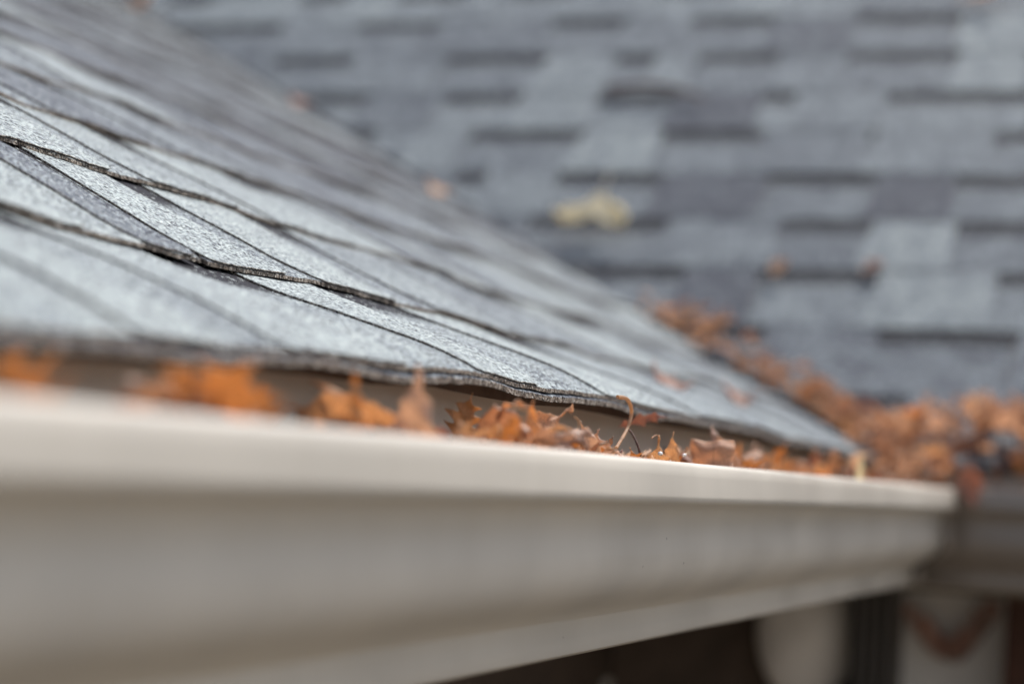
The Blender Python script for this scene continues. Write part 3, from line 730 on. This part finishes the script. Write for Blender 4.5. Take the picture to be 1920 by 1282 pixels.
tube("leaf_thread", [on_y(1222, 821, .318), on_y(1227, 817, .318), on_y(1233, 816, .318), on_y(1238, 824, .318)], 0.0004, 0.0003, M_LEAF_PALE, "fine bristle bent left from the pale tan leaf", "leaf curl")

# droplets on the sharp leaves
def droplet(px, py, y, r, label):
    c = on_y(px, py, y); V = []; Fc = []; S, Rn = 10, 6
    for i in range(Rn + 1):
        th = math.pi * i / Rn
        for k in range(S):
            ph = 2 * math.pi * k / S; V.append((c.x + r * math.sin(th) * math.cos(ph), c.y + r * math.sin(th) * math.sin(ph), c.z + 0.8 * r * math.cos(th)))
    for i in range(Rn):
        for k in range(S):
            a = i * S + k; b = i * S + (k + 1) % S; Fc.append((a, b, b + S, a + S))
    tag(mesh_obj("water_droplet", V, Fc, [M_DROP], None, True), label, "droplet", "water droplets on the leaves")
droplet(1238, 850, .304, .0015, "bright water droplet on the pale leaf with the bent thread")
droplet(1283, 853, .304, .0013, "bright water droplet just left of the square brown leaf")
droplet(1055, 820, .302, .0008, "tiny droplet on the speckled orange leaf")
droplet(1083, 812, .303, .0007, "tiny droplet on the leaf with the hooked point")

# leaves that fill the trough just under the lip and the heap at the corner
rl = random.Random(99)
VAR = [get_leaf(p, m, cu, ct, tw, tc, s, st) for p, m, cu, ct, tw, tc, s, st in (
    ('PIN', M_LEAF, 0.7, 0.5, 0.3, 0.3, 41, True), ('PIN', M_LEAF, 1.1, -0.5, 0.5, 0.4, 42, True), ('RED', M_LEAF, 0.6, 0.8, 0.2, 0.2, 43, True), ('RED', M_LEAF, 1.2, 0.3, -0.4, 0.5, 44, True),
    ('RED', M_LEAF, -0.8, 0.6, 0.2, 0.0, 45, False), ('BROAD', M_LEAF, 0.9, 0.7, 0.4, 0.0, 46, True), ('PIN', M_LEAF_PALE, 0.8, 0.6, 0.3, 0.4, 47, False), ('RED', M_LEAF_ORANGE, 0.7, 0.5, 0.3, 0.2, 48, False), ('PIN', M_LEAF_PINK, 0.7, 0.5, 0.3, 0.2, 49, False))]
LIT_V, LIT_F, LIT_UV = [], [], []
def litter(me, loc, ax, s):
    """a leaf that lies under the others: it goes into the one mass of leaf litter"""
    b = len(LIT_V)
    for v in me.vertices:
        w = loc + (ax[0] * v.co.x + ax[1] * v.co.y + ax[2] * v.co.z) * s
        LIT_V.append((w.x, w.y, w.z))
    for p in me.polygons: LIT_F.append(tuple(b + i for i in p.vertices))
    uvs = [None] * len(me.vertices)
    for lp in me.loops: uvs[lp.vertex_index] = tuple(me.uv_layers[0].data[lp.index].uv)
    LIT_UV.extend(u or (0, 0) for u in uvs)
LOOK = {}
for _m, _w in ((M_LEAF, "brown"), (M_LEAF_PALE, "pale tan"), (M_LEAF_ORANGE, "orange"), (M_LEAF_PINK, "faded pinkish")): LOOK[_m.name] = _w
SHAPE = {'PIN': "sharp-lobed", 'RED': "wide-lobed", 'BROAD': "smooth-edged", 'SPEAR': "wedge-shaped", 'SLIVER': "narrow", 'LONG': "long thin-lobed"}
def look(me):
    for k, m in _lm.items():
        if m is me: return LOOK.get(k[1], "brown") + " " + SHAPE.get(k[0], "")
    return "brown"
def lean(ax):
    h = ax[1]; t = h.x - h.y
    return "standing" if abs(h.z) > 0.75 else "right-leaning" if t > 0 else "left-leaning"
def pierces(me, loc, ax, s):
    for vi in range(0, len(me.vertices), 4):
        v = me.vertices[vi]
        w = loc + (ax[0] * v.co.x + ax[1] * v.co.y + ax[2] * v.co.z) * s
        if w.z < 0.014 and w.z > -0.2 and ((w.y < YG + 0.014 and w.x < XG + 0.014) or (w.x < XG + 0.014 and w.y < YG)): return True
        if w.y < YG + 0.002 and w.x < XG: return True
        if w.z < -0.050 and w.y < YG + 0.052 and w.x < XG + 0.05: return True
    return False
def rand_axes(flat=0.5):
    z = Vector((rl.gauss(0, flat), rl.gauss(0, flat), 1)).normalized()
    y = Vector((rl.uniform(-1, 1), rl.uniform(-1, 1), rl.uniform(-.3, .3)))
    y = (y - z * y.dot(z)).normalized(); return (y.cross(z).normalized(), y, z)
def pick():
    r = rl.random()
    return VAR[6] if r > .93 else VAR[7] if r > .80 else VAR[8] if r > .76 else VAR[rl.randrange(6)]
for i in range(90):
    x = 0.35 + 1.75 * (rl.random() ** 0.8)
    ax = rand_axes(0.35); s = rl.uniform(0.045, 0.075)
    c = Vector((x, YG + rl.uniform(0.035, 0.105), rl.uniform(-0.045, -0.014)))
    me = pick()
    if pierces(me, c - ax[1] * s * 0.5, ax, s): continue
    litter(me, c - ax[1] * s * 0.5, ax, s)
def heap_top(x, y):
    """height of the heap at the inner corner"""
    gx = math.exp(-((x - 2.44) / 0.17) ** 2) * (math.exp(-((y - 0.30) / 0.19) ** 2) if y > 0.30 else 1.0)
    return -0.02 + 0.125 * gx
VAR2 = [get_leaf(p, m, cu, ct, tw, tc, s_, False) for p, m, cu, ct, tw, tc, s_ in (
    ('PIN', M_LEAF, 1.6, 1.2, 0.8, 0.6, 141), ('RED', M_LEAF, 1.8, -0.9, 0.7, 0.5, 142), ('PIN', M_LEAF, 2.1, 0.6, -0.9, 0.6, 143), ('RED', M_LEAF_PALE, 1.5, 1.0, 0.6, 0.4, 144),
    ('BROAD', M_LEAF, 1.9, 1.1, 0.7, 0.0, 145), ('SPEAR', M_LEAF, 1.4, 1.3, 0.8, 0.0, 146), ('SLIVER', M_LEAF_PALE, 2.0, 1.7, 1.0, 0.0, 147), ('PIN', M_LEAF_ORANGE, 1.7, 0.9, 0.7, 0.5, 148), ('RED', M_LEAF_PINK, 1.7, 0.8, 0.7, 0.5, 149))]
n = tries = 0
while n < 250 and tries < 6000:
    tries += 1
    x = rl.uniform(2.02, 2.66); y = rl.uniform(0.06, 0.58)
    inA = YG + 0.02 < y < FY and x < FX; inB = XG + 0.02 < x < FX and y < FY
    onroof = (x > LB - 0.02 and y < 0.58) or (y > YE and x > 2.2)
    if not (inA or inB or onroof): continue
    base = -0.03
    if y > YE: base = max(base, deckA(x, y) + 0.012)
    if x > LB: base = max(base, deckB(x, y) + 0.010)
    top = heap_top(x, y)
    if top < base + 0.004: continue
    z = base + (top - base) * (1 - rl.random() ** 1.6)
    ax = rand_axes(0.8); s = rl.uniform(0.035, 0.062)
    c = Vector((x, y, z))
    me = VAR2[rl.randrange(9)] if rl.random() < .7 else pick()
    if pierces(me, c - ax[1] * s * 0.5, ax, s): continue
    if n >= 120 or z < base + 0.3 * (top - base): litter(me, c - ax[1] * s * 0.5, ax, s)
    else:
        dz = (z - (-0.03)) / 0.15; hz = x * 0.4 - y
        where = ("top" if dz > 0.62 else "middle" if dz > 0.4 else "foot") + " of the corner heap, " + ("by the shingle tip" if hz < 0.58 else "at its centre" if hz < 0.70 else "toward the right edge" if hz < 0.82 else "at the far right")
        add_leaf(me, c - ax[1] * s * 0.5, ax, s, look(me) + " " + lean(ax) + " leaf at the " + where, "brown leaves heaped at the inner corner")
    n += 1
# small curled leaves crowding the trough, points up
spans = [(60, 620, 7), (640, 900, 9), (900, 1150, 30), (1150, 1230, 4), (1230, 1400, 16), (1400, 1720, 30)]
for a, b, cnt in spans:
    done = t_ = 0
    while done < cnt and t_ < 400:
        t_ += 1
        px = rl.uniform(a, b); yv = rl.uniform(YG + 0.025, YG + 0.075)
        lip = on_y(px, 760, yv)
        x = lip.x; hgt = 0.0125 + abs(rl.gauss(0, 0.009)) + (0.006 if a >= 1400 else 0.0)
        y_ax = Vector((rl.gauss(0, .55), rl.gauss(0, .35), 1)).normalized()
        z_ax = Vector((rl.uniform(-1, 1), rl.uniform(-1, 0.3), 0)); z_ax = (z_ax - y_ax * z_ax.dot(y_ax)).normalized()
        ax = (y_ax.cross(z_ax), y_ax, z_ax); s = rl.uniform(0.026, 0.044)
        me = VAR2[rl.randrange(9)]
        zt = max((ax[0] * v.co.x + ax[1] * v.co.y + ax[2] * v.co.z).z for v in me.vertices) * s
        loc = Vector((x, yv, hgt - zt))
        if pierces(me, loc, ax, s): continue
        spot = next(w for lim, w in ((250, "near the blurred left end of the gutter"), (480, "by the broad bright orange leaf"), (700, "by the sloping pale leaf"), (860, "beside the tall pointed leaf"), (1000, "beside the rolled rust leaf"),
            (1110, "under the long leaning leaf"), (1230, "below the arching tan sliver"), (1300, "around the needle-pointed pale leaf"), (1400, "beside the square-topped leaf"), (1500, "by the crossed twigs"), (1610, "left of the yellow strip"), (9999, "just before the corner heap")) if px < lim)
        size_w = "tiny" if s < 0.031 else "small" if s < 0.038 else "curled"
        add_leaf(me, loc, ax, s, size_w + " " + look(me) + " " + lean(ax) + " fragment " + spot, "small curled leaf fragments in the gutter")
        done += 1
# leaves strung along the valley
def surf(x, y):
    a = deckA(x, y) if y > YE and x < valley_x(y) + 0.05 else -1
    b = deckB(x, y) if x > LB else -1
    return max(a, b) + 0.014
for i in range(78):
    t = rl.random() ** 1.5
    yv = YE + 0.04 + 0.35 * t; xv = valley_x(yv) + rl.gauss(0, 0.016) + 0.004
    ax = rand_axes(0.4); s = rl.uniform(0.028, 0.050) * (1 - 0.3 * t)
    c = Vector((xv, yv, surf(xv, yv) + rl.uniform(0, 0.018 * (1 - t))))
    me = VAR[6] if rl.random() < .6 else VAR2[rl.randrange(9)]
    add_leaf(me, c - ax[1] * s * .5, ax, s, look(me) + " " + lean(ax) + " leaf in the roof valley, " + ("touching the heap" if t < .03 else "just behind the shingle tip" if t < .08 else "close above the heap" if t < .18 else "a quarter of the way up" if t < .32 else "near the middle of the trail" if t < .5 else "below the top orange leaves" if t < .75 else "beside the top orange leaves"), "leaves caught in the roof valley")
def roof_leaf(which, px, py, size, label, prof='RED', mat=None, rot=0.0, cu=0.5, ct=0.4, seed=3, name="oak_leaf", up_off=0.004, st=True, prop=0.0):
    r = ray(px, py)
    if which == 'A': k = (ZE + 0.012 - 0.5 * YE) / (r.z - 0.5 * r.y)
    else: k = (0.030 + 0.012 - TB * LB) / (r.z - TB * r.x)
    p = r * k
    if which == 'A': nrm = Vector((0, -0.447, 0.894)); ux = Vector((1, 0, 0))
    else: nrm = Vector((-SB, 0, CB)); ux = Vector((0, -1, 0))
    nrm = (nrm + Vector((-prop, -prop * 0.3, 0))).normalized(); ux = (ux - nrm * ux.dot(nrm)).normalized()
    uy = nrm.cross(ux)
    a = math.radians(rot); y = ux * math.sin(a) + uy * math.cos(a); x = y.cross(nrm)
    c = p + nrm * up_off
    add_leaf(get_leaf(prof, mat or M_LEAF, cu, ct, 0.2, 0.2, seed, st), c - y * size * .5, (x, y, nrm), size, label, "single leaves lying on the roof", name)
roof_leaf('B', 1112, 438, 0.125, "large pale yellow leaf lying alone in the middle of the far roof slope", 'WIDE', M_LEAF_YELLOW, 180, -0.25, -0.2, 61, "yellow_leaf", 0.024, True, 0.2)
roof_leaf('B', 1461, 512, 0.035, "small round tan leaf on a shadow band below and right of the yellow leaf", 'BROAD', M_LEAF_PALE, 20, 0.4, 0.3, 62, "fallen_leaf", .006, False)
roof_leaf('B', 1636, 508, 0.034, "faded pinkish leaf on the far slope right of the small tan leaf", 'BROAD', M_LEAF_PINK, 60, 0.4, 0.3, 63, "fallen_leaf", .004, False)
roof_leaf('B', 1290, 612, 0.065, "orange leaf at the top end of the valley litter", 'RED', M_LEAF_ORANGE, 70, 0.6, 0.4, 64, up_off=.01)
roof_leaf('B', 1345, 622, 0.060, "second orange leaf overlapping the topmost valley leaf from the right", 'RED', M_LEAF_ORANGE, 110, 0.6, 0.4, 65, up_off=.01)
roof_leaf('B', 1852, 4, 0.075, "orange brown leaf cut by the top right edge of the view", 'RED', M_LEAF_ORANGE, 80, 0.6, 0.4, 66, up_off=.01)
roof_leaf('B', 268, 26, 0.085, "orange leaf high in the valley at upper left", 'RED', M_LEAF_ORANGE, 10, 0.6, 0.5, 67, up_off=.014)
roof_leaf('A', 555, 200, 0.06, "faded pinkish leaf high on the left slope beside the valley", 'RED', M_LEAF_PINK, 70, 0.5, 0.3, 68)
roof_leaf('A', 815, 366, 0.06, "pale cream leaf on the left slope beside the valley", 'RED', M_LEAF_PALE, 80, 0.5, 0.3, 69)
roof_leaf('A', 1245, 730, 0.06, "pinkish leaf lying on the left slope close above the shingle edge", 'RED', M_LEAF_PINK, 80, 0.4, 0.2, 70)
roof_leaf('A', 1375, 755, 0.055, "faded leaf on the left slope between the pinkish leaf and the heap", 'RED', M_LEAF_PINK, 60, 0.4, 0.2, 71)
def on_B(px, py, off=0.012):
    r = ray(px, py); k = (0.030 + off - TB * LB) / (r.z - TB * r.x); return r * k
tube("twig", [on_B(1140, 168, .02), on_B(1200, 160, .03), on_B(1260, 166, .026), on_B(1320, 184, .02)], 0.005, 0.003, M_TWIG, "brown twig lying across the far roof slope above the yellow leaf", "twig")

lit = mesh_obj("leaf_litter", LIT_V, LIT_F, [make_leaf("matted_leaf", [(0.46, 0.27, 0.18), (0.46, 0.27, 0.18)])], None, True)
_uv = lit.data.uv_layers.new(name="UVMap")
for lp in lit.data.loops: _uv.data[lp.index].uv = LIT_UV[lp.vertex_index]
tag(lit, "mass of dry brown leaves packed under the others in the gutter trough and corner", kind="stuff")
# a faded leaf draped over the lip at the inner corner
_y = Vector((0.25, 0.45, 0.85)).normalized(); _z = Vector((-0.8, -0.45, 0.35)); _z = (_z - _y * _z.dot(_y)).normalized()
add_leaf(get_leaf('BROAD', M_LEAF_PINK, 0.9, 0.9, 0.3, 0.0, 91, False), Vector((2.322, 0.262, -0.006)), (_y.cross(_z), _y, _z), 0.05, "faded pinkish leaf draped over the gutter lip at the inner corner", GRP)
tube("sealant", SEAL_AT, 0.0022, 0.0042, M_DARKM, parent=gut)

# ------------------------------------------------------------------ things on the return wall under the corner
def yz_at(px, py, x): r = ray(px, py); return r * (x / r.x)
# ribbed downspout
p = yz_at(1642, 1200, 2.70); w = 0.028; V = []; Fc = []
prof = []
for k in range(9):
    yy = -w + 2 * w * k / 8; prof.append((2.672 - (0.004 if k % 2 else 0), p.y + yy))
prof += [(2.735, p.y + w), (2.735, p.y - w)]
zs = [-0.098, -0.6, -1.4, -2.6]
for zq in zs: V += [(a, b, zq) for a, b in prof]
n0 = len(prof)
for i in range(len(zs) - 1):
    for k in range(n0):
        a = i * n0 + k; b = i * n0 + (k + 1) % n0; Fc.append((a, b, b + n0, a + n0))
ds = mesh_obj("downspout", V, Fc, [M_DARKM], None); tag(ds, "dark ribbed downspout on the return wall, right of the white lamp", "downspout")
# white wall lamp with rounded bowl and dark back ring
c = yz_at(1505, 1170, 2.70)
lamp = empty("wall_lamp", (2.78, c.y, c.z)); tag(lamp, "large round white wall lamp below the gutter near the inner corner", "lamp")
def disc_bowl(name, cx, cy, cz, ry, rz, depth, mat, parent):
    V = []; Fc = []; S = 40; Rn = 9
    for i in range(Rn + 1):
        th = 0.5 * math.pi * i / Rn
        for k in range(S):
            ph = 2 * math.pi * k / S
            V.append((cx - depth * math.cos(th), cy + ry * math.sin(th) * math.cos(ph), cz + rz * math.sin(th) * math.sin(ph)))
    for i in range(Rn):
        for k in range(S):
            a = i * S + k; b = i * S + (k + 1) % S; Fc.append((a, a + S, b + S, b))
    b0 = len(V)
    for k in range(S):
        v = V[Rn * S + k]; V.append((v[0] + 0.02, v[1], v[2]))
    for k in range(S):
        Fc.append((Rn * S + k, b0 + k, b0 + (k + 1) % S, Rn * S + (k + 1) % S))
    Fc.append(tuple(b0 + k for k in range(S)))
    return mesh_obj(name, V, Fc, [mat], parent, True)
disc_bowl("lamp_bowl", 2.735, c.y + 0.004, c.z - 0.012, 0.061, 0.090, 0.03, M_WHITE, lamp)
disc_bowl("back_plate", 2.775, c.y, c.z - 0.016, 0.068, 0.098, 0.012, M_DARKM, lamp)
# red-brown timber post and vine
p0 = yz_at(1905, 1200, 2.74)
po = box("timber_post", 2.70, 2.778, p0.y - 0.035, p0.y + 0.010, -H0, -0.1045, M_RUST, None, 0.003); tag(po, "red brown timber post at the far right below the gutter", "post")
vine = empty("hanging_vine", yz_at(1780, 1180, 2.76)); tag(vine, "red autumn vine sprig drooping in a curve on the grey wall below the corner", "vine")
vp = [yz_at(a, b, 2.762) for a, b in ((1712, 1165), (1730, 1200), (1765, 1230), (1800, 1235), (1830, 1205), (1860, 1165))]
tube("stem", vp, 0.0025, 0.002, M_TWIG, parent=vine)
M_LEAF_RED = make_leaf("faded_red_leaf", [(0.60, 0.40, 0.35), (0.64, 0.42, 0.36)], 0.2)
vm = get_leaf('BROAD', M_LEAF_RED, 0.4, 0.4, 0.1, 0.1, 81, False)
for i in range(16):
    t = (i + 0.5) / 16 * (len(vp) - 1); a = int(t); q = vp[a].lerp(vp[min(a + 1, len(vp) - 1)], t - a) + Vector((-0.006 - 0.01 * rl.random(), rl.uniform(-.006, .006), rl.uniform(-.006, .006)))
    o = bpy.data.objects.new("leaf", vm); COL.objects.link(o); o.parent = vine
    o.location = q + Vector((0, 0, H0)) - Vector(vine.location); s = rl.uniform(.026, .036); o.scale = (s, s, s)
    o.rotation_euler = (rl.uniform(.9, 2.0), rl.uniform(-.5, .5), math.radians(-90) + rl.uniform(-1, 1))
